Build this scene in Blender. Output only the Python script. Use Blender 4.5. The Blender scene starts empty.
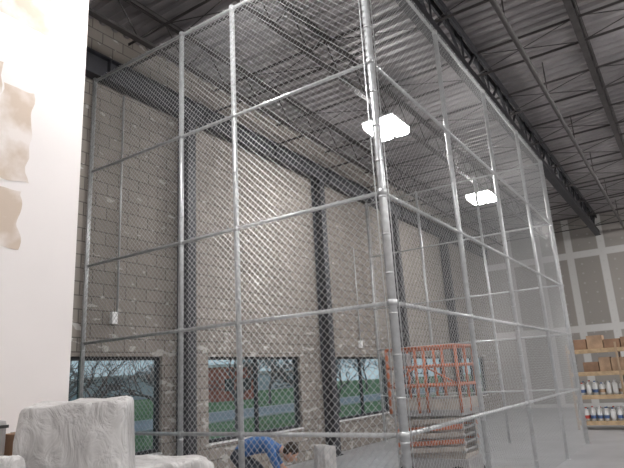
import bpy, bmesh, math, random
from mathutils import Vector, Matrix, noise
random.seed(7)
scene=bpy.context.scene
D=bpy.data

# ------------------------------------------------------------ helpers
def new_mat(name, color=(.5,.5,.5), rough=.6, metal=0.0, noise_amt=0.0, nscale=6.0, bump=0.0, bscale=30.0, trans=0.0):
    m=D.materials.new(name); m.use_nodes=True
    nt=m.node_tree; b=nt.nodes["Principled BSDF"]
    b.inputs["Roughness"].default_value=rough
    b.inputs["Metallic"].default_value=metal
    if trans: b.inputs["Transmission Weight"].default_value=trans
    b.inputs["Base Color"].default_value=(*color,1)
    tc=nt.nodes.new("ShaderNodeTexCoord")
    if noise_amt>0:
        n=nt.nodes.new("ShaderNodeTexNoise"); n.inputs["Scale"].default_value=nscale; n.inputs["Detail"].default_value=5
        nt.links.new(tc.outputs["Object"],n.inputs["Vector"])
        r=nt.nodes.new("ShaderNodeValToRGB")
        r.color_ramp.elements[0].position=.3; r.color_ramp.elements[1].position=.7
        r.color_ramp.elements[0].color=(*[c*(1-noise_amt) for c in color],1)
        r.color_ramp.elements[1].color=(*[min(1,c*(1+noise_amt)) for c in color],1)
        nt.links.new(n.outputs["Fac"],r.inputs["Fac"]); nt.links.new(r.outputs["Color"],b.inputs["Base Color"])
    if bump>0:
        n2=nt.nodes.new("ShaderNodeTexNoise"); n2.inputs["Scale"].default_value=bscale; n2.inputs["Detail"].default_value=4
        nt.links.new(tc.outputs["Object"],n2.inputs["Vector"])
        bp=nt.nodes.new("ShaderNodeBump"); bp.inputs["Strength"].default_value=bump; bp.inputs["Distance"].default_value=.02
        nt.links.new(n2.outputs["Fac"],bp.inputs["Height"]); nt.links.new(bp.outputs["Normal"],b.inputs["Normal"])
    return m

class MB:
    def __init__(s): s.bm=bmesh.new(); s.mats=[]
    def mi(s,m):
        if m not in s.mats: s.mats.append(m)
        return s.mats.index(m)
    def box(s,c,size,m,rot=None,bevel=0):
        r=bmesh.ops.create_cube(s.bm,size=1)
        vs=r['verts']
        M=Matrix.Translation(c)@(rot.to_4x4() if rot else Matrix.Identity(4))@Matrix.Diagonal((*size,1))
        bmesh.ops.transform(s.bm,matrix=M,verts=vs)
        fs=set(f for v in vs for f in v.link_faces)
        i=s.mi(m)
        for f in fs: f.material_index=i
        if bevel:
            es=list(set(e for v in vs for e in v.link_edges))
            bmesh.ops.bevel(s.bm,geom=es,offset=bevel,segments=2,affect='EDGES',profile=.6,material=i)
    def b2(s,a,b,m,bevel=0):
        s.box(((a[0]+b[0])/2,(a[1]+b[1])/2,(a[2]+b[2])/2),(abs(b[0]-a[0]),abs(b[1]-a[1]),abs(b[2]-a[2])),m,bevel=bevel)
    def tube(s,p,q,r,m,seg=12,r2=None,cap=True,smooth=True):
        p=Vector(p);q=Vector(q); d=q-p; L=d.length
        if L<1e-6: return
        z=d/L; a=Vector((0,0,1)) if abs(z.z)<.9 else Vector((1,0,0))
        x=z.cross(a).normalized(); y=z.cross(x)
        if r2 is None: r2=r
        A=[];B=[]
        for k in range(seg):
            t=2*math.pi*k/seg; o=x*math.cos(t)+y*math.sin(t)
            A.append(s.bm.verts.new(p+o*r)); B.append(s.bm.verts.new(q+o*r2))
        i=s.mi(m)
        for k in range(seg):
            f=s.bm.faces.new((A[k],A[(k+1)%seg],B[(k+1)%seg],B[k])); f.material_index=i; f.smooth=smooth
        if cap:
            f=s.bm.faces.new(A[::-1]); f.material_index=i
            f=s.bm.faces.new(B); f.material_index=i
    def sphere(s,c,r,m,scale=(1,1,1),rot=None,u=16,v=10):
        rr=bmesh.ops.create_uvsphere(s.bm,u_segments=u,v_segments=v,radius=r)
        vs=rr['verts']
        M=Matrix.Translation(c)@(rot.to_4x4() if rot else Matrix.Identity(4))@Matrix.Diagonal((*scale,1))
        bmesh.ops.transform(s.bm,matrix=M,verts=vs)
        i=s.mi(m)
        for f in set(f for v in vs for f in v.link_faces): f.material_index=i; f.smooth=True
    def poly(s,pts,m,smooth=False):
        f=s.bm.faces.new([s.bm.verts.new(p) for p in pts]); f.material_index=s.mi(m); f.smooth=smooth
    def obj(s,name,parent=None,recalc=True):
        if recalc: bmesh.ops.recalc_face_normals(s.bm,faces=s.bm.faces[:])
        me=D.meshes.new(name); s.bm.to_mesh(me); s.bm.free()
        for m in s.mats: me.materials.append(m)
        o=D.objects.new(name,me); scene.collection.objects.link(o)
        if parent: o.parent=parent
        return o
def empty(name,loc=(0,0,0)):
    o=D.objects.new(name,None); scene.collection.objects.link(o); o.location=loc; return o

# ------------------------------------------------------------ camera
f=560.0
R=Vector((387/f,123/f,1)).normalized()
L=Vector((-872/f,195/f,1)); L=(L-R*L.dot(R)).normalized()
U=-(R.cross(L)); 
if U.y>0: U=-U
CAMZ=1.65
right=Vector((R.x,L.x,U.x)); down=Vector((R.y,L.y,U.y)); fwd=Vector((R.z,L.z,U.z))
cam=D.cameras.new("camera"); co=D.objects.new("camera",cam); scene.collection.objects.link(co)
M=Matrix.Identity(3); M.col[0]=right; M.col[1]=-down; M.col[2]=-fwd
co.matrix_world=Matrix.Translation((0,0,CAMZ))@M.to_4x4()
cam.sensor_width=36; cam.lens=f/624*36; cam.clip_start=.05; cam.clip_end=500
scene.camera=co
scene.view_settings.view_transform='Standard'
scene.view_settings.exposure=0.0

# ------------------------------------------------------------ materials
galv=new_mat("galvanized_steel",(.50,.51,.52),.33,.55,.15,12)
wire=new_mat("galvanized_wire",(.43,.435,.44),.4,.45)
darksteel=new_mat("dark_painted_steel",(.045,.045,.052),.55,.2,.2,4)
joistm=new_mat("joist_primer",(.078,.07,.07),.6,.2,.2,5)
deckm=new_mat("galvanized_deck",(.30,.28,.285),.5,.3,.18,1.5)
white_metal=new_mat("white_metal",(.75,.75,.75),.4)
black=new_mat("black_plastic",(.02,.02,.02),.5)
rubber=new_mat("rubber",(.03,.03,.03),.8)
orange=new_mat("orange_paint",(.46,.16,.09),.55,0,.25,8)
tan=new_mat("tan_paint",(.40,.35,.31),.55,0,.2,8)
greyp=new_mat("grey_paint",(.30,.29,.29),.5,0,.1,8)
wood=new_mat("plywood",(.5,.36,.22),.65,0,.2,9)
card=new_mat("cardboard",(.28,.17,.11),.8,0,.2,6)
card2=new_mat("cardboard_light",(.40,.27,.18),.8,0,.2,6)
framem=new_mat("window_frame_dark",(.035,.037,.042),.4,.4)
jug=new_mat("white_plastic",(.7,.7,.7),.4)
jugb=new_mat("blue_label",(.08,.14,.3),.5)
redl=new_mat("red_label",(.45,.06,.05),.5)
def nodes(m): return m.node_tree.nodes,m.node_tree.links
plastic=D.materials.new("plastic_sheeting"); plastic.use_nodes=True; N,K=nodes(plastic); b=N["Principled BSDF"]
b.inputs["Roughness"].default_value=.32
tc=N.new("ShaderNodeTexCoord"); mp=N.new("ShaderNodeMapping"); mp.inputs["Scale"].default_value=(1,1,.6); K.new(tc.outputs["Object"],mp.inputs[0])
n=N.new("ShaderNodeTexNoise"); n.inputs["Scale"].default_value=3.5; n.inputs["Detail"].default_value=6; n.inputs["Distortion"].default_value=1.2
K.new(mp.outputs[0],n.inputs["Vector"])
rp=N.new("ShaderNodeValToRGB"); rp.color_ramp.elements[0].position=.34; rp.color_ramp.elements[0].color=(.43,.415,.41,1); rp.color_ramp.elements[1].position=.66; rp.color_ramp.elements[1].color=(.60,.585,.58,1)
K.new(n.outputs["Fac"],rp.inputs[0]); K.new(rp.outputs[0],b.inputs["Base Color"])
n3=N.new("ShaderNodeTexNoise"); n3.inputs["Scale"].default_value=6; n3.inputs["Detail"].default_value=4; n3.inputs["Distortion"].default_value=1.8; K.new(mp.outputs[0],n3.inputs["Vector"])
bp=N.new("ShaderNodeBump"); bp.inputs["Strength"].default_value=.8; bp.inputs["Distance"].default_value=.07; K.new(n3.outputs["Fac"],bp.inputs["Height"]); K.new(bp.outputs["Normal"],b.inputs["Normal"])

def block_mat(name,axis):
    m=D.materials.new(name); m.use_nodes=True; N,K=nodes(m); b=N["Principled BSDF"]; b.inputs["Roughness"].default_value=.85
    tc=N.new("ShaderNodeTexCoord"); sp=N.new("ShaderNodeSeparateXYZ"); cb=N.new("ShaderNodeCombineXYZ")
    K.new(tc.outputs["Object"],sp.inputs[0]); K.new(sp.outputs[axis],cb.inputs[0]); K.new(sp.outputs[2],cb.inputs[1])
    br=N.new("ShaderNodeTexBrick"); K.new(cb.outputs[0],br.inputs["Vector"])
    br.inputs["Scale"].default_value=1; br.inputs["Brick Width"].default_value=.4; br.inputs["Row Height"].default_value=.2
    br.inputs["Mortar Size"].default_value=.010; br.inputs["Mortar Smooth"].default_value=.3
    br.inputs["Color1"].default_value=(.272,.241,.215,1); br.inputs["Color2"].default_value=(.238,.211,.188,1)
    br.inputs["Mortar"].default_value=(.125,.111,.10,1)
    n=N.new("ShaderNodeTexNoise"); n.inputs["Scale"].default_value=1.1; n.inputs["Detail"].default_value=7; K.new(cb.outputs[0],n.inputs["Vector"])
    mx=N.new("ShaderNodeMixRGB"); mx.blend_type='MULTIPLY'; mx.inputs[0].default_value=.4
    K.new(br.outputs["Color"],mx.inputs[1]); K.new(n.outputs["Fac"],mx.inputs[2])
    hs=N.new("ShaderNodeHueSaturation"); hs.inputs["Value"].default_value=1.22; K.new(mx.outputs[0],hs.inputs["Color"])
    mp=N.new("ShaderNodeMapping"); mp.inputs["Scale"].default_value=(3.0,6.5,1); K.new(cb.outputs[0],mp.inputs[0])
    n2=N.new("ShaderNodeTexNoise"); n2.inputs["Scale"].default_value=1.3; n2.inputs["Detail"].default_value=3; K.new(mp.outputs[0],n2.inputs["Vector"])
    mr=N.new("ShaderNodeMapRange"); mr.inputs[1].default_value=2.3; mr.inputs[2].default_value=3.2; mr.inputs[3].default_value=.07; mr.inputs[4].default_value=.0; K.new(sp.outputs[2],mr.inputs[0])
    a2=N.new("ShaderNodeMath"); K.new(n2.outputs["Fac"],a2.inputs[0]); K.new(mr.outputs[0],a2.inputs[1])
    rp=N.new("ShaderNodeValToRGB"); rp.color_ramp.elements[0].position=.66; rp.color_ramp.elements[1].position=.69; K.new(a2.outputs[0],rp.inputs[0])
    mx2=N.new("ShaderNodeMixRGB"); mx2.inputs[2].default_value=(.52,.50,.48,1)
    ml=N.new("ShaderNodeMath"); ml.operation='MULTIPLY'; ml.inputs[1].default_value=.7; K.new(rp.outputs[0],ml.inputs[0])
    K.new(ml.outputs[0],mx2.inputs[0]); K.new(hs.outputs[0],mx2.inputs[1]); K.new(mx2.outputs[0],b.inputs["Base Color"])
    bp=N.new("ShaderNodeBump"); bp.inputs["Strength"].default_value=.5; bp.inputs["Distance"].default_value=.01; bp.invert=True
    K.new(br.outputs["Fac"],bp.inputs["Height"]); K.new(bp.outputs["Normal"],b.inputs["Normal"])
    return m
blockm=block_mat("cmu_block",0)

def drywall_board(name):
    m=D.materials.new(name); m.use_nodes=True; N,K=nodes(m); b=N["Principled BSDF"]; b.inputs["Roughness"].default_value=.9
    tc=N.new("ShaderNodeTexCoord"); sp=N.new("ShaderNodeSeparateXYZ"); cb=N.new("ShaderNodeCombineXYZ")
    K.new(tc.outputs["Object"],sp.inputs[0]); K.new(sp.outputs[2],cb.inputs[0]); K.new(sp.outputs[1],cb.inputs[1])
    br=N.new("ShaderNodeTexBrick"); K.new(cb.outputs[0],br.inputs["Vector"]); br.offset=0
    br.inputs["Scale"].default_value=1; br.inputs["Brick Width"].default_value=3.0; br.inputs["Row Height"].default_value=1.22
    br.inputs["Mortar Size"].default_value=.16; br.inputs["Mortar Smooth"].default_value=.3
    br.inputs["Color1"].default_value=(.33,.305,.285,1); br.inputs["Color2"].default_value=(.29,.27,.25,1); br.inputs["Mortar"].default_value=(.58,.57,.56,1)
    mp=N.new("ShaderNodeMapping"); mp.inputs["Scale"].default_value=(2.5,2.46,1); K.new(cb.outputs[0],mp.inputs[0])
    v=N.new("ShaderNodeTexVoronoi"); v.inputs["Randomness"].default_value=.1; v.inputs["Scale"].default_value=1; K.new(mp.outputs[0],v.inputs["Vector"])
    rp=N.new("ShaderNodeValToRGB"); rp.color_ramp.elements[0].position=.08; rp.color_ramp.elements[0].color=(.4,.4,.4,1); rp.color_ramp.elements[1].position=.13; rp.color_ramp.elements[1].color=(0,0,0,1)
    K.new(v.outputs["Distance"],rp.inputs[0])
    mx=N.new("ShaderNodeMixRGB"); mx.inputs[2].default_value=(.5,.49,.48,1); K.new(rp.outputs[0],mx.inputs[0]); K.new(br.outputs["Color"],mx.inputs[1])
    K.new(mx.outputs[0],b.inputs["Base Color"])
    return m
farm=drywall_board("taped_drywall")
whitewall=new_mat("white_primed_drywall",(.77,.725,.715),.8,0,.03,.8)
plainwall=new_mat("painted_wall",(.50,.475,.45),.85,0,.05,1)
floorm=new_mat("concrete_floor",(.30,.30,.31),.35,0,.15,1.3,.05,20)

# ------------------------------------------------------------ room shell
X0,X1=-6.0,25.0; Y0,YW=-10.0,7.2; ZD=7.6
WINS=[(3.55,6.35),(7.4,10.2),(11.6,14.4),(15.95,18.75),(20.3,23.1)]
WZ0,WZ1=.68,2.14
mb=MB(); mb.b2((X0-.2,Y0-.2,-.15),(X1+.2,YW+.25,0),floorm); mb.obj("floor")
mb=MB()
xs=[X0-.2]+[a for w in WINS for a in w]+[X1+.2]
for i in range(0,len(xs),2): mb.b2((xs[i],YW,0),(xs[i+1],YW+.2,ZD),blockm)
for w in WINS:
    mb.b2((w[0],YW,0),(w[1],YW+.2,WZ0),blockm); mb.b2((w[0],YW,WZ1),(w[1],YW+.2,ZD),blockm)
mb.obj("wall_north")
mb=MB(); mb.b2((X1,Y0,0),(X1+.2,YW,ZD),farm); mb.obj("wall_east")
mb=MB(); mb.b2((X0-.2,Y0,0),(X0,YW,ZD),plainwall); mb.obj("wall_west")
mb=MB(); mb.b2((X0-.2,Y0-.2,0),(X1+.2,Y0,ZD),plainwall); mb.obj("wall_south")
PY=4.6; PX=3.01
mb=MB(); mb.b2((X0,PY,0),(PX,PY+.14,6.85),whitewall)
patchm=D.materials.new("joint_compound_patch"); patchm.use_nodes=True
N,K=nodes(patchm); b=N["Principled BSDF"]; b.inputs["Roughness"].default_value=.9
tc=N.new("ShaderNodeTexCoord"); n=N.new("ShaderNodeTexNoise"); n.inputs["Scale"].default_value=3.2; n.inputs["Detail"].default_value=4; K.new(tc.outputs["Object"],n.inputs["Vector"])
rp=N.new("ShaderNodeValToRGB"); rp.color_ramp.elements[0].position=.36; rp.color_ramp.elements[0].color=(.73,.67,.64,1); rp.color_ramp.elements[1].position=.56; rp.color_ramp.elements[1].color=(.56,.46,.38,1)
K.new(n.outputs["Fac"],rp.inputs[0]); K.new(rp.outputs[0],b.inputs["Base Color"])
def patch(x0,x1,z0,z1):
    n=18; per=[]
    for k in range(n): per.append((x0+(x1-x0)*k/n,z0))
    for k in range(n): per.append((x1,z0+(z1-z0)*k/n))
    for k in range(n): per.append((x1-(x1-x0)*k/n,z1))
    for k in range(n): per.append((x0,z1-(z1-z0)*k/n))
    P=[(x+.05*noise.noise((x*6,z*6,1)),PY-.003,z+.05*noise.noise((x*6,z*6,5))) for x,z in per]
    mb.poly(P,patchm)
for p in [(2.22,2.50,3.45,4.32),(2.02,2.20,3.3,4.5),(2.15,2.46,2.85,3.37),(2.12,2.62,4.98,5.7)]: patch(*p)
mb.obj("wall_partition")

mb=MB(); per=.24; x=X0; i=mb.mi(deckm); prof=[]
while x<X1:
    prof+= [(x,ZD),(x+.10,ZD),(x+.13,ZD-.06),(x+.21,ZD-.06),(x+per,ZD)]
    x+=per
A=[mb.bm.verts.new((p[0],Y0,p[1])) for p in prof]; B=[mb.bm.verts.new((p[0],YW+.2,p[1])) for p in prof]
for k in range(len(prof)-1):
    fc=mb.bm.faces.new((A[k],A[k+1],B[k+1],B[k])); fc.material_index=i
mb.b2((X0-.2,Y0-.2,ZD+.01),(X1+.2,YW+.25,ZD+.1),darksteel)
mb.obj("ceiling",recalc=False)

def joist(y):
    mb=MB(); zt=7.49; zb=6.92; a0,a1=X0+.02,X1-.02
    for s in(-.025,.025):
        mb.b2((a0,y+s-.012,zb-.025),(a1,y+s+.012,zb+.025),joistm)
        mb.b2((a0,y+s-.012,zt-.025),(a1,y+s+.012,zt+.04),joistm)
    mb.b2((a0,y-.05,zb-.03),(a1,y+.05,zb-.022),joistm); mb.b2((a0,y-.05,zt+.035),(a1,y+.05,zt+.045),joistm)
    x=a0; up=True
    while x<a1-.5:
        a=(x,y,zb if up else zt); b=(x+.5,y,zt if up else zb); mb.tube(a,b,.012,joistm,5); x+=.5; up=not up
    return mb.obj("roof_joist")
for y in (-8.8,-6.9,-5.0,-3.1,-1.2,.65,4.45,6.3): joist(y)
mb=MB(); y=2.48; a0,a1=X0+.02,X1-.02
for s in(-.06,.06):
    mb.b2((a0,y+s-.02,6.68),(a1,y+s+.02,6.86),darksteel); mb.b2((a0,y+s-.02,7.38),(a1,y+s+.02,7.53),darksteel)
mb.b2((a0,y-.1,6.66),(a1,y+.1,6.685),darksteel)
x=a0; up=True
while x<a1-.75:
    mb.tube((x,y,6.76 if up else 7.45),(x+.75,y,7.45 if up else 6.76),.03,darksteel,6)
    if up: mb.tube((x,y,6.76),(x,y,7.45),.02,darksteel,6)
    x+=.75; up=not up
mb.obj("roof_girder")
def ibeam(name,p0,p1,y,z0,z1,w):
    mb=MB(); mb.b2((p0,y-.008,z0),(p1,y+.008,z1),darksteel)
    mb.b2((p0,y-w/2,z0),(p1,y+w/2,z0+.025),darksteel); mb.b2((p0,y-w/2,z1-.025),(p1,y+w/2,z1),darksteel)
    x=p0+2.2
    while x<p1: mb.b2((x-.006,y-w/2,z0),(x+.006,y+w/2,z1),darksteel); x+=2.2
    return mb.obj(name)
ibeam("wall_beam",X0+.02,X1-.02,YW-.13,6.45,6.85,.18)
mb=MB(); x=-5
while x<X1:
    for z in (6.97,7.44):
        mb.b2((x-.02,Y0+.02,z-.003),(x+.02,YW-.02,z+.003),joistm); mb.b2((x-.003,Y0+.02,z-.035),(x+.003,YW-.02,z),joistm)
    ys=[-8.8,-6.9,-5.0,-3.1,-1.2,.65,2.62,4.45,6.3]
    for a,b in zip(ys,ys[1:]):
        mb.tube((x,a,6.95),(x,b,7.45),.01,joistm,4); mb.tube((x,a,7.45),(x,b,6.95),.01,joistm,4)
    x+=2.1
mb.obj("joist_bridging")
mb=MB(); mb.tube((X0+.02,1.5,6.75),(X1-.02,1.5,6.75),.045,joistm,10)
x=-4
while x<X1: mb.tube((x,1.5,6.75),(x,1.5,7.5),.012,joistm,6); x+=3
mb.obj("sprinkler_pipe")

for xc in (2.3,6.72,11.1,15.3,19.55):
    mb=MB(); y=YW-.17
    mb.b2((xc-.1,y-.13,0),(xc+.1,y-.115,6.43),darksteel); mb.b2((xc-.1,y+.115,0),(xc+.1,y+.13,6.43),darksteel); mb.b2((xc-.006,y-.12,0),(xc+.006,y+.12,6.43),darksteel)
    mb.b2((xc-.16,y-.16,0),(xc+.16,y+.16,.02),darksteel)
    mb.obj("steel_column")

glass=D.materials.new("window_glass"); glass.use_nodes=True; N,K=nodes(glass); N.clear()
o=N.new("ShaderNodeOutputMaterial"); t=N.new("ShaderNodeBsdfTransparent"); t.inputs[0].default_value=(.62,.76,.81,1)
g=N.new("ShaderNodeBsdfGlossy"); g.inputs["Roughness"].default_value=.02
mx=N.new("ShaderNodeMixShader"); mx.inputs[0].default_value=.09; K.new(t.outputs[0],mx.inputs[1]); K.new(g.outputs[0],mx.inputs[2]); K.new(mx.outputs[0],o.inputs[0])
for k,(a,b) in enumerate(WINS):
    mb=MB(); y0,y1=YW+.06,YW+.13; w=.055
    mb.b2((a,y0,WZ0),(b,y1,WZ0+w),framem); mb.b2((a,y0,WZ1-w),(b,y1,WZ1),framem)
    mid=(a+b)/2
    for x in (a,mid-w/2,b-w): mb.b2((x,y0,WZ0+w),(x+w,y1,WZ1-w),framem)
    mb.b2((a,YW-.02,WZ0-.03),(b,YW+.06,WZ0),white_metal)
    mb.poly([(a+w,YW+.095,WZ0+w),(b-w,YW+.095,WZ0+w),(b-w,YW+.095,WZ1-w),(a+w,YW+.095,WZ1-w)],glass)
    mb.obj("window_%d"%(k+1))

# ------------------------------------------------------------ chain link cage
cage=empty("chain_link_cage",(0,0,0))
CX,CY=4.78,2.28; CXE=13.6; CYE=7.03; CH=6.35
RZ=[1.125,2.30,3.39,4.83,CH]
PITCH=.078
def mesh_panel(name,p0,p1,z0,z1,WR):
    mb=MB(); p0=Vector((*p0,0)); p1=Vector((*p1,0)); d=(p1-p0); W=d.length; d.normalize(); nrm=Vector((-d.y,d.x,0)); H=z1-z0
    P=lambda s,z,o: p0+d*s+Vector((0,0,z0+z))+nrm*o
    c=-H
    while c<W:
        s0=max(0,c); s1=min(W,c+H)
        if s1-s0>.01: mb.tube(P(s0,s0-c,WR*.9),P(s1,s1-c,WR*.9),WR,wire,4,cap=False,smooth=False)
        c+=PITCH
    c=0
    while c<W+H:
        s0=max(0,c-H); s1=min(W,c)
        if s1-s0>.01: mb.tube(P(s0,c-s0,-WR*.9),P(s1,c-s1,-WR*.9),WR,wire,4,cap=False,smooth=False)
        c+=PITCH
    for s in (.05,W-.05): mb.tube(P(s,0,.004),P(s,H,.004),.006,galv,5)
    mb.obj(name,cage,recalc=False)
mesh_panel("mesh_front",(CX-.045,CY),(CX-.045,CYE),.05,CH,.0026)
mesh_panel("mesh_side",(CX,CY-.045),(CXE,CY-.045),.05,CH,.0021)
mesh_panel("mesh_end",(CXE+.04,CY),(CXE+.04,CYE),.05,CH,.0021)
mb=MB()
def post(x,y,r=.032):
    mb.tube((x,y,0),(x,y,CH+.03),r,galv,16); mb.sphere((x,y,CH+.03),r*1.12,galv,(1,1,.7))
    mb.tube((x,y,0),(x,y,.012),r*2.2,galv,12)
    for z in RZ: mb.tube((x,y,z-.03),(x,y,z+.03),r*1.15,galv,14)
    z=.3
    while z<CH:
        mb.tube((x,y,z-.01),(x,y,z+.01),r*1.08,galv,12); z+=.38
for y in (4.18,5.10,CYE): post(CX,y)
post(CX,CY,.042)
for x in [6.98,9.18,11.4]: post(x,CY)
post(CXE,CY,.042)
for y in (3.9,5.5,CYE): post(CXE,y)
mb.obj("posts",cage)
mb=MB()
for z in RZ:
    mb.tube((CX,CY,z),(CX,CYE,z),.021,galv,10); mb.tube((CX,CY,z),(CXE,CY,z),.021,galv,10); mb.tube((CXE,CY,z),(CXE,CYE,z),.021,galv,10)
mb.obj("rails",cage)
mb=MB()
for z in RZ:
    y=CY+.2
    while y<CYE: mb.tube((CX-.002,y,z-.026),(CX-.05,y+.01,z+.005),.003,galv,4); mb.tube((CX-.05,y+.01,z+.005),(CX-.002,y,z+.026),.003,galv,4); y+=.3
    x=CX+.2
    while x<CXE: mb.tube((x,CY-.002,z-.026),(x,CY-.05,z+.005),.003,galv,4); mb.tube((x,CY-.05,z+.005),(x,CY-.002,z+.026),.003,galv,4); x+=.3
mb.obj("tie_wires",cage)

# ------------------------------------------------------------ lights
em=D.materials.new("led_panel"); em.use_nodes=True; N,K=nodes(em); N.clear()
o=N.new("ShaderNodeOutputMaterial"); e=N.new("ShaderNodeEmission"); e.inputs[0].default_value=(1,.985,.97,1); e.inputs[1].default_value=92; K.new(e.outputs[0],o.inputs[0])
def highbay(x,y,z=6.56):
    mb=MB()
    for s in (-.18,.18):
        mb.box((x,y+s,z+.12),(.86,.34,.04),white_metal,bevel=.01)
        mb.box((x,y+s,z+.035),(.84,.31,.15),em,bevel=.06)
    mb.box((x,y,z+.17),(.5,.14,.08),white_metal,bevel=.01)
    for s in(-.35,.35): mb.tube((x+s,y,z+.12),(x+s*.5,y,6.88),.004,galv,5)
    mb.tube((x,y,z+.15),(x,y,6.88),.008,black,5)
    mb.obj("high_bay_light")
for x in (9.9,16.2): highbay(x,4.5)
highbay(3.6,3.4)
for x in (-2.7,3.6,9.9,16.2,22.5): highbay(x,-1.8)
for x in (-2.7,3.6,9.9,16.2,22.5): highbay(x,-7)

# ------------------------------------------------------------ outdoors
grass=new_mat("grass",(.10,.19,.06),.95,0,.35,.6)
asph=new_mat("asphalt",(.30,.30,.31),.9,0,.1,.5)
brickr=new_mat("distant_brick",(.45,.13,.09),.9,0,.15,.5)
bark=new_mat("bark",(.13,.11,.11),.9,0,.2,4)
conc=new_mat("kerb",(.5,.49,.48),.9)
siding=new_mat("pale_siding",(.42,.45,.48),.9,0,.1,.3)
mb=MB(); mb.b2((-60,YW+.3,-.3),(260,260,-.12),grass); mb.obj("lawn")
mb=MB(); mb.b2((-60,20,-.12),(160,26,-.09),asph); mb.b2((-60,19.8,-.12),(160,20,-.03),conc); mb.b2((-60,26,-.12),(160,26.2,-.03),conc); mb.obj("road")
mb=MB(); mb.b2((44.5,42,-.1),(51,48,3.4),brickr); mb.b2((44.2,41.7,3.4),(51.3,48.3,3.7),conc)
for k in range(2): mb.b2((45.6+k*2.8,41.93,.9),(47+k*2.8,42,2.2),framem)
mb.obj("brick_building")
mb=MB(); mb.b2((60,80,-.1),(120,95,3.6),siding); mb.b2((59.5,79.5,3.6),(120.5,95.5,4),conc); mb.obj("warehouse_building")
def tree(x,y,h,seed):
    random.seed(seed); mb=MB()
    def br(p,d,l,r,depth):
        q=p+d*l; mb.tube(p,q,r,bark,5 if depth<4 else 6,r2=r*.72,cap=False)
        if depth==0: return
        for k in range(2 if depth<3 else 3):
            a=Vector((random.uniform(-1,1),random.uniform(-1,1),random.uniform(-.45,.7)))
            nd=(d*.7+a*.8).normalized(); br(q if k else p+d*l*.7,nd,l*random.uniform(.68,.9),max(.009,r*.6),depth-1)
    br(Vector((x,y,-.12)),Vector((0,0,1)),h*.15,h*.015,6)
    mb.obj("bare_tree",recalc=False)
for i,(x,y,h) in enumerate([(8.6,13.5,6),(13.0,14.5,6.5),(17.5,15.5,7),(21.5,14.5,6.5),(26,16,7.5),(28,30,9),(18,31,8),(38,30,9),(50,31,10),(36,17,7),(16,33,8),(62,34,10),(24,34,9)]): tree(x,y,h,i+3)
world=D.worlds.new("world"); scene.world=world; world.use_nodes=True
N,K=world.node_tree.nodes,world.node_tree.links
bg=N["Background"]; tc=N.new("ShaderNodeTexCoord"); sp=N.new("ShaderNodeSeparateXYZ"); rp=N.new("ShaderNodeValToRGB")
K.new(tc.outputs["Generated"],sp.inputs[0]); K.new(sp.outputs[2],rp.inputs[0])
rp.color_ramp.elements[0].color=(.66,.71,.74,1); rp.color_ramp.elements[1].color=(.42,.52,.62,1); rp.color_ramp.elements[1].position=.6
K.new(rp.outputs[0],bg.inputs[0]); bg.inputs[1].default_value=1.0

# ------------------------------------------------------------ plastic draped things
def drape(name,cx,cy,hx,hy,h,seed,yaw=0,tilt=0,n=5.0,flare=.12,amp=1.0):
    mb=MB(); i=mb.mi(plastic); NA=160; rings=[]
    prof=[(k/14,1) for k in range(1,14)]+[(.975,.993),(1.0,.975)]+[(1+flare*(k/30)**1.5,.975*(1-k/30)) for k in range(1,31)]
    ca,sa=math.cos(yaw),math.sin(yaw)
    rdg=lambda v: 1-abs(noise.noise(v))*2.2
    for (r,zz) in prof:
        ring=[]
        for a in range(NA):
            t=2*math.pi*a/NA; c,s=math.cos(t),math.sin(t)
            rad=1/((abs(c)**n+abs(s)**n)**(1/n))
            dn=1-zz
            fold=1+ amp*((dn**.8)*.10*noise.noise((c*3.2+seed,s*3.2,zz*.8))+ dn*.05*math.sin(t*15+3*noise.noise((zz*1.5,seed,t))))
            x=c*rad*r*hx*fold; y=s*rad*r*hy*fold
            V=Vector((x*5+seed,y*5,zz*h*1.6+x*2))
            cr=(rdg(V)*.022-.010)*amp
            z=zz*h
            hf=tilt*x
            if zz>.9: z+=(rdg(Vector((x*4+seed,y*4,0)))*.018+noise.noise((x*3+seed,y*3,2))*.03)*amp+hf
            else: z+=hf*zz
            if r>.6: x+=cr*c; y+=cr*s
            z=max(z,.005)
            ring.append(mb.bm.verts.new((cx+x*ca-y*sa,cy+x*sa+y*ca,z)))
        rings.append(ring)
    top=mb.bm.verts.new((cx,cy,h+.01))
    for a in range(NA):
        fc=mb.bm.faces.new((top,rings[0][a],rings[0][(a+1)%NA])); fc.smooth=True
        for k in range(len(rings)-1):
            fc=mb.bm.faces.new((rings[k][a],rings[k+1][a],rings[k+1][(a+1)%NA],rings[k][(a+1)%NA])); fc.smooth=True
    return mb.obj(name)
drape("plastic_covered_furniture",2.27,3.34,.31,.24,1.585,2,yaw=-.9,tilt=.02,n=7,flare=.35,amp=.9)
drape("plastic_covered_furniture",2.98,3.38,.36,.26,1.13,5,yaw=-.6,n=4,tilt=-.05)
drape("plastic_covered_furniture",1.55,3.25,.27,.25,1.33,9,yaw=-.3,n=5)
mb=MB(); mb.b2((1.35,3.95,1.2),(2.45,4.5,1.24),wood)
for x in(1.4,2.4):
    for y in(4.0,4.45): mb.b2((x-.03,y-.03,0),(x+.03,y+.03,1.2),wood)
mb.b2((1.4,3.98,.4),(2.4,4.47,.43),wood); mb.obj("work_table")
mb=MB(); mb.box((2.03,4.2,1.37),(.36,.26,.25),greyp,bevel=.03); mb.box((2.03,4.2,1.45),(.37,.27,.02),black)
for s in(-.09,.09): mb.tube((2.03+s,4.2,1.49),(2.03+s,4.2,1.54),.01,black,8)
mb.tube((1.93,4.2,1.54),(2.13,4.2,1.54),.014,black,8); mb.obj("tool_case")
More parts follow.
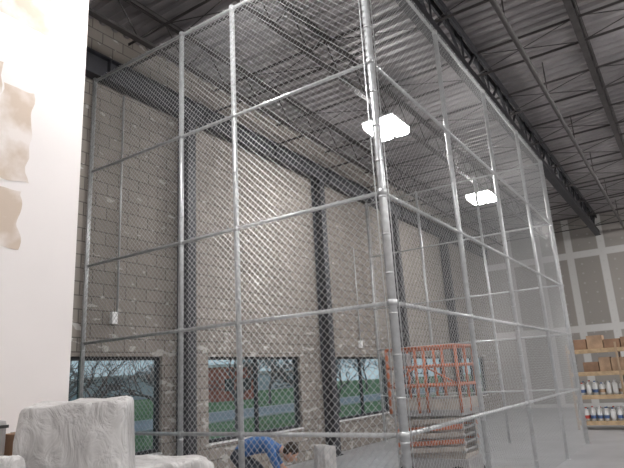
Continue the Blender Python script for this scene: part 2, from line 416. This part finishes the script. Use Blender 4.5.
mb=MB(); mb.box((2.34,4.1,1.318),(.19,.24,.15),card,bevel=.005); mb.box((2.34,4.1,1.395),(.05,.24,.004),card2); mb.obj("cardboard_carton")

# ------------------------------------------------------------ scissor lift
def scissor_lift(cx,cy):
    e=empty("scissor_lift",(0,0,0)); hx,hy=.38,.56
    mb=MB()
    mb.box((cx,cy,.3),(hx*1.7,hy*1.95,.26),greyp,bevel=.02); mb.box((cx,cy,.46),(hx*1.5,hy*1.8,.06),tan,bevel=.01)
    mb.obj("chassis",e)
    mb=MB()
    for sx in(-1,1):
        for sy in(-1,1):
            x=cx+sx*hx*.86;y=cy+sy*hy*.7
            mb.tube((x-.05,y,.17),(x+.05,y,.17),.17,rubber,20); mb.tube((x-.055,y,.17),(x+.055,y,.17),.08,greyp,12)
    mb.obj("wheels",e)
    mb=MB(); z=.5
    for k in range(5):
        for sx in(-1,1):
            x=cx+sx*(hx*.72); ang=math.atan2(.07,hy*1.84)
            for sg,xo,mt in((1,0,tan),(-1,.055*sx,orange if k%2 else tan)):
                mb.box((x+xo,cy,z+.045),(.035,hy*1.86,.065),mt,rot=Matrix.Rotation(sg*ang,3,'X'),bevel=.006)
            for s in(-1,0,1): mb.tube((x-.06,cy+s*hy*.88,z+.045),(x+.06,cy+s*hy*.88,z+.045),.03,greyp,10)
        for s in(-1,0,1): mb.tube((cx-hx*.8,cy+s*hy*.88,z+.045),(cx+hx*.8,cy+s*hy*.88,z+.045),.018,greyp,8)
        z+=.1
    mb.obj("scissor_arms",e)
    mb=MB(); zb=1.07
    mb.box((cx,cy,zb),(hx*2,hy*2,.09),greyp,bevel=.01)
    C=((-1,-1),(1,-1),(1,1),(-1,1))
    for k in range(4):
        a,b=C[k],C[(k+1)%4]
        mb.box((cx+hx*(a[0]+b[0])/2,cy+hy*(a[1]+b[1])/2,zb+.12),(.02 if a[0]==b[0] else hx*2,.02 if a[1]==b[1] else hy*2,.15),tan)
    mb.obj("platform",e)
    mb=MB()
    for z in (2.02,1.74,1.46):
        for k in range(4):
            a,b=C[k],C[(k+1)%4]
            mb.tube((cx+hx*a[0],cy+hy*a[1],z),(cx+hx*b[0],cy+hy*b[1],z),.023,orange,10)
    for sx in(-1,1):
        for sy in(-1,-.1,.15,1): mb.tube((cx+sx*hx,cy+sy*hy,zb),(cx+sx*hx,cy+sy*hy,2.02),.024,orange,10)
    for sy in(-1,1): mb.tube((cx,cy+sy*hy,zb),(cx,cy+sy*hy,2.02),.022,orange,10)
    mb.tube((cx-hx,cy-hy,1.46),(cx-hx,cy-hy*.1,1.74),.014,orange,8); mb.tube((cx-hx,cy+hy*.15,1.74),(cx-hx,cy+hy,1.46),.014,orange,8)
    mb.obj("guard_rails",e)
    mb=MB(); mb.box((cx-hx*.8,cy+hy*.6,1.85),(.14,.24,.2),greyp,bevel=.015); mb.tube((cx-hx*.8,cy+hy*.6,1.94),(cx-hx*.8,cy+hy*.6,2.0),.012,black,8)
    mb.box((cx+.05,cy-hy*.35,1.2),(.4,.35,.17),greyp,bevel=.01)
    mb.obj("control_box",e)
scissor_lift(8.5,3.50)

# ------------------------------------------------------------ storage rack
rackm=new_mat("rack_upright",(.42,.3,.2),.6)
def rack(x,y0,y1):
    mb=MB(); d=.6; H=2.15; n=2
    for k in range(n+1):
        y=y0+(y1-y0)*k/n
        for xx in(x,x+d): mb.box((xx,y,H/2),(.05,.05,H),rackm)
        for z in(.3,.9,1.5): mb.tube((x,y,z),(x+d,y,z+.4),.012,greyp,6)
    for z in(.18,.82,1.4,1.98):
        mb.b2((x-.02,y0,z),(x+d+.02,y1,z+.03),wood)
        for xx in(x-.02,x+d): mb.b2((xx,y0,z-.07),(xx+.03,y1,z),wood)
    mb.obj("storage_rack")
    random.seed(4); mb=MB()
    for z in (1.43,2.01):
        y=y0+.1
        while y<y1-.35:
            w=random.uniform(.25,.42); h=random.uniform(.22,.36)
            if random.random()<.88: mb.box((x+.26,y+w/2,z+h/2+.002),(.42,w*.94,h),random.choice([card,card2,card]),bevel=.006)
            y+=w
    mb.obj("cardboard_boxes")
    mb=MB()
    for z in (.21,.85):
        y=y0+.12
        while y<y1-.12:
            for xx in (x+.1,x+.32):
                r=.065; h=.24+random.uniform(-.02,.05)
                mb.tube((xx,y,z),(xx,y,z+h),r,jug,10); mb.tube((xx,y,z+h),(xx,y,z+h+.05),r,jug,10,r2=.025); mb.tube((xx,y,z+h+.05),(xx,y,z+h+.08),.025,random.choice([redl,jugb,jug]),8)
                mb.tube((xx,y,z+.06),(xx,y,z+.14),r+.002,random.choice([jugb,card2,jug,jug,redl]),10,cap=False)
            y+=.155
    mb.obj("white_jugs")
rack(16.5,.55,2.9)

mb=MB(); y=YW-.045
mb.tube((5.42,y,2.75),(5.42,y,6.4),.016,galv,8); mb.box((5.36,y,2.7),(.10,.07,.18),white_metal,bevel=.01); mb.obj("electrical_conduit")
mb=MB(); mb.tube((12.9,y,2.5),(12.9,y,5.0),.016,galv,8); mb.box((12.9,y,2.45),(.12,.07,.18),white_metal,bevel=.01); mb.obj("electrical_conduit")

# ------------------------------------------------------------ worker
def worker(ox,oy,fdir):
    e=empty("construction_worker",(0,0,0))
    fv=Vector((*fdir,0)).normalized(); sv=Vector((-fv.y,fv.x,0))
    W=lambda p: Vector((ox,oy,0))+(fv*p[0]+sv*p[1]+Vector((0,0,p[2])))*1.09
    shirt=new_mat("blue_shirt",(.06,.15,.36),.85,0,.15,6,.4,12); pants=new_mat("dark_pants",(.04,.045,.06),.85); skin=new_mat("skin",(.50,.29,.21),.6); shoe=new_mat("boots",(.08,.05,.03),.7); hair=new_mat("dark_hair",(.03,.02,.015),.8)
    J={'pel':((-.22,0,.70),.135),'w':((-.10,0,.76),.13),'ch':((.08,0,.795),.15),'uc':((.21,0,.765),.14),'nk':((.31,0,.715),.06),'hd':((.37,0,.68),.055)}
    E=[('pel','w'),('w','ch'),('ch','uc'),('uc','nk'),('nk','hd')]
    mats={('pel','w'):0,('w','ch'):0,('ch','uc'):0,('uc','nk'):0,('nk','hd'):2}
    for n,s in(('L',1),('R',-1)):
        J.update({'hp'+n:((-.21,s*.10,.66),.10),'th'+n:((-.06,s*.15,.54),.088),'kn'+n:((.10,s*.17,.44),.065),'cf'+n:((-.02,s*.17,.28),.058),'an'+n:((-.13,s*.16,.10),.04),'he'+n:((-.13,s*.16,.055),.045),'to'+n:((.07,s*.18,.04),.035),
            'sh'+n:((.21,s*.17,.75),.075),'ua'+n:((.26,s*.22,.61),.055),'el'+n:((.30,s*.235,.50),.045),'fa'+n:((.40,s*.19,.40),.04),'wr'+n:((.49,s*.14,.32),.028),'pa'+n:((.55,s*.125,.27),.034)})
        for a,b,mi in(('pel','hp',1),('hp','th',1),('th','kn',1),('kn','cf',1),('cf','an',1),('an','he',3),('he','to',3),('uc','sh',0),('sh','ua',0),('ua','el',0),('el','fa',2),('fa','wr',2),('wr','pa',2)):
            A=a if a in('pel','uc') else a+n; B=b+n; E.append((A,B)); mats[(A,B)]=mi
    keys=list(J); me=D.meshes.new("tmp"); me.from_pydata([W(J[k][0]) for k in keys],[(keys.index(a),keys.index(b)) for a,b in E],[])
    o=D.objects.new("tmp",me); scene.collection.objects.link(o)
    bpy.context.view_layer.objects.active=o; o.select_set(True)
    md=o.modifiers.new("s",'SKIN'); md.branch_smoothing=.4
    sk=me.skin_vertices[0].data
    for i,k in enumerate(keys): sk[i].radius=(J[k][1],J[k][1]); sk[i].use_root=(k=='pel')
    sb=o.modifiers.new("b",'SUBSURF'); sb.levels=2; sb.render_levels=2
    dg=bpy.context.evaluated_depsgraph_get(); dg.update()
    m2=D.meshes.new_from_object(o.evaluated_get(dg)); D.objects.remove(o)
    m2.materials.clear()
    for m in(shirt,pants,skin,shoe): m2.materials.append(m)
    segs=[(W(J[a][0]),W(J[b][0]),mats[(a,b)],min(J[a][1],J[b][1])) for a,b in E]
    for p in m2.polygons:
        c=p.center; best=1e9
        for a,b,mi,r in segs:
            d=b-a; t=max(0,min(1,(c-a).dot(d)/d.length_squared)); q=(c-(a+d*t)).length-r*.8
            if q<best: best=q; p.material_index=mi
        p.use_smooth=True
    for v in m2.vertices:
        v.co+=Vector((noise.noise(v.co*9),noise.noise(v.co*9+Vector((5,0,0))),noise.noise(v.co*9+Vector((0,7,0)))))*.010
        v.co.z=max(v.co.z,.002)
    body=D.objects.new("body",m2); scene.collection.objects.link(body); body.parent=e
    hd=empty("head"); hd.parent=e
    face=(fv*.75+Vector((0,0,-.66))).normalized(); up=(fv*.66+Vector((0,0,.75))).normalized(); lf=up.cross(face)
    Mx=Matrix((face,lf,up)).transposed()
    mb=MB(); mb.sphere((0,0,0),.1,skin,(.96,.78,1.15),u=24,v=16)
    mb.sphere((.02,0,-.055),.07,skin,(.95,.8,.9)); mb.tube((.085,0,.005),(.115,0,-.025),.008,skin,8,r2=.016); mb.sphere((.11,0,-.026),.016,skin)
    for s in(-1,1):
        mb.sphere((.083,s*.03,.008),.013,jug); mb.sphere((.094,s*.03,.008),.006,black); mb.sphere((0,s*.08,-.01),.03,skin,(.6,.3,1)); mb.tube((.09,s*.045,.03),(.096,s*.017,.032),.005,hair,6)
    mb.sphere((.082,0,-.062),.02,redl,(.4,1.1,.3))
    mb.sphere((-.018,0,.028),.106,hair,(.96,.82,1.08),u=24,v=16)
    mb.obj("head_mesh",hd); hd.matrix_local=Matrix.Translation(W((.45,0,.66)))@Mx.to_4x4()
    mb=MB()
    for s in(1,-1):
        base=Vector((.55,s*.125,.27)); d=Vector((.55,-s*.1,-.65)).normalized(); side=Vector((.1,s,0)).normalized()
        for k,l in enumerate((.072,.08,.075,.058)):
            a=base+d*.03+side*(k-1.5)*.019; p1=a+d*l*.5; p2=p1+(d+Vector((-.5,0,-.2))).normalized()*l*.35; p3=p2+(d+Vector((-1.2,0,-.2))).normalized()*l*.3
            for u,v,r,r2 in((a,p1,.0095,.009),(p1,p2,.009,.008),(p2,p3,.008,.006)): mb.tube(W(u),W(v),r,skin,8,r2=r2); mb.sphere(W(v),r2,skin,u=8,v=6)
        a=base-side*.02; p1=a-side*.03+d*.03; p2=p1+d*.03; mb.tube(W(a),W(p1),.012,skin,8,r2=.01); mb.tube(W(p1),W(p2),.01,skin,8,r2=.007); mb.sphere(W(p1),.01,skin,u=8,v=6); mb.sphere(W(p2),.007,skin,u=8,v=6)
    mb.obj("fingers",e)
worker(6.12,5.14,(.56,-.83))
drape("plastic_wrapped_bundle",6.66,4.36,.15,.13,.78,21,yaw=.3,n=2.5)
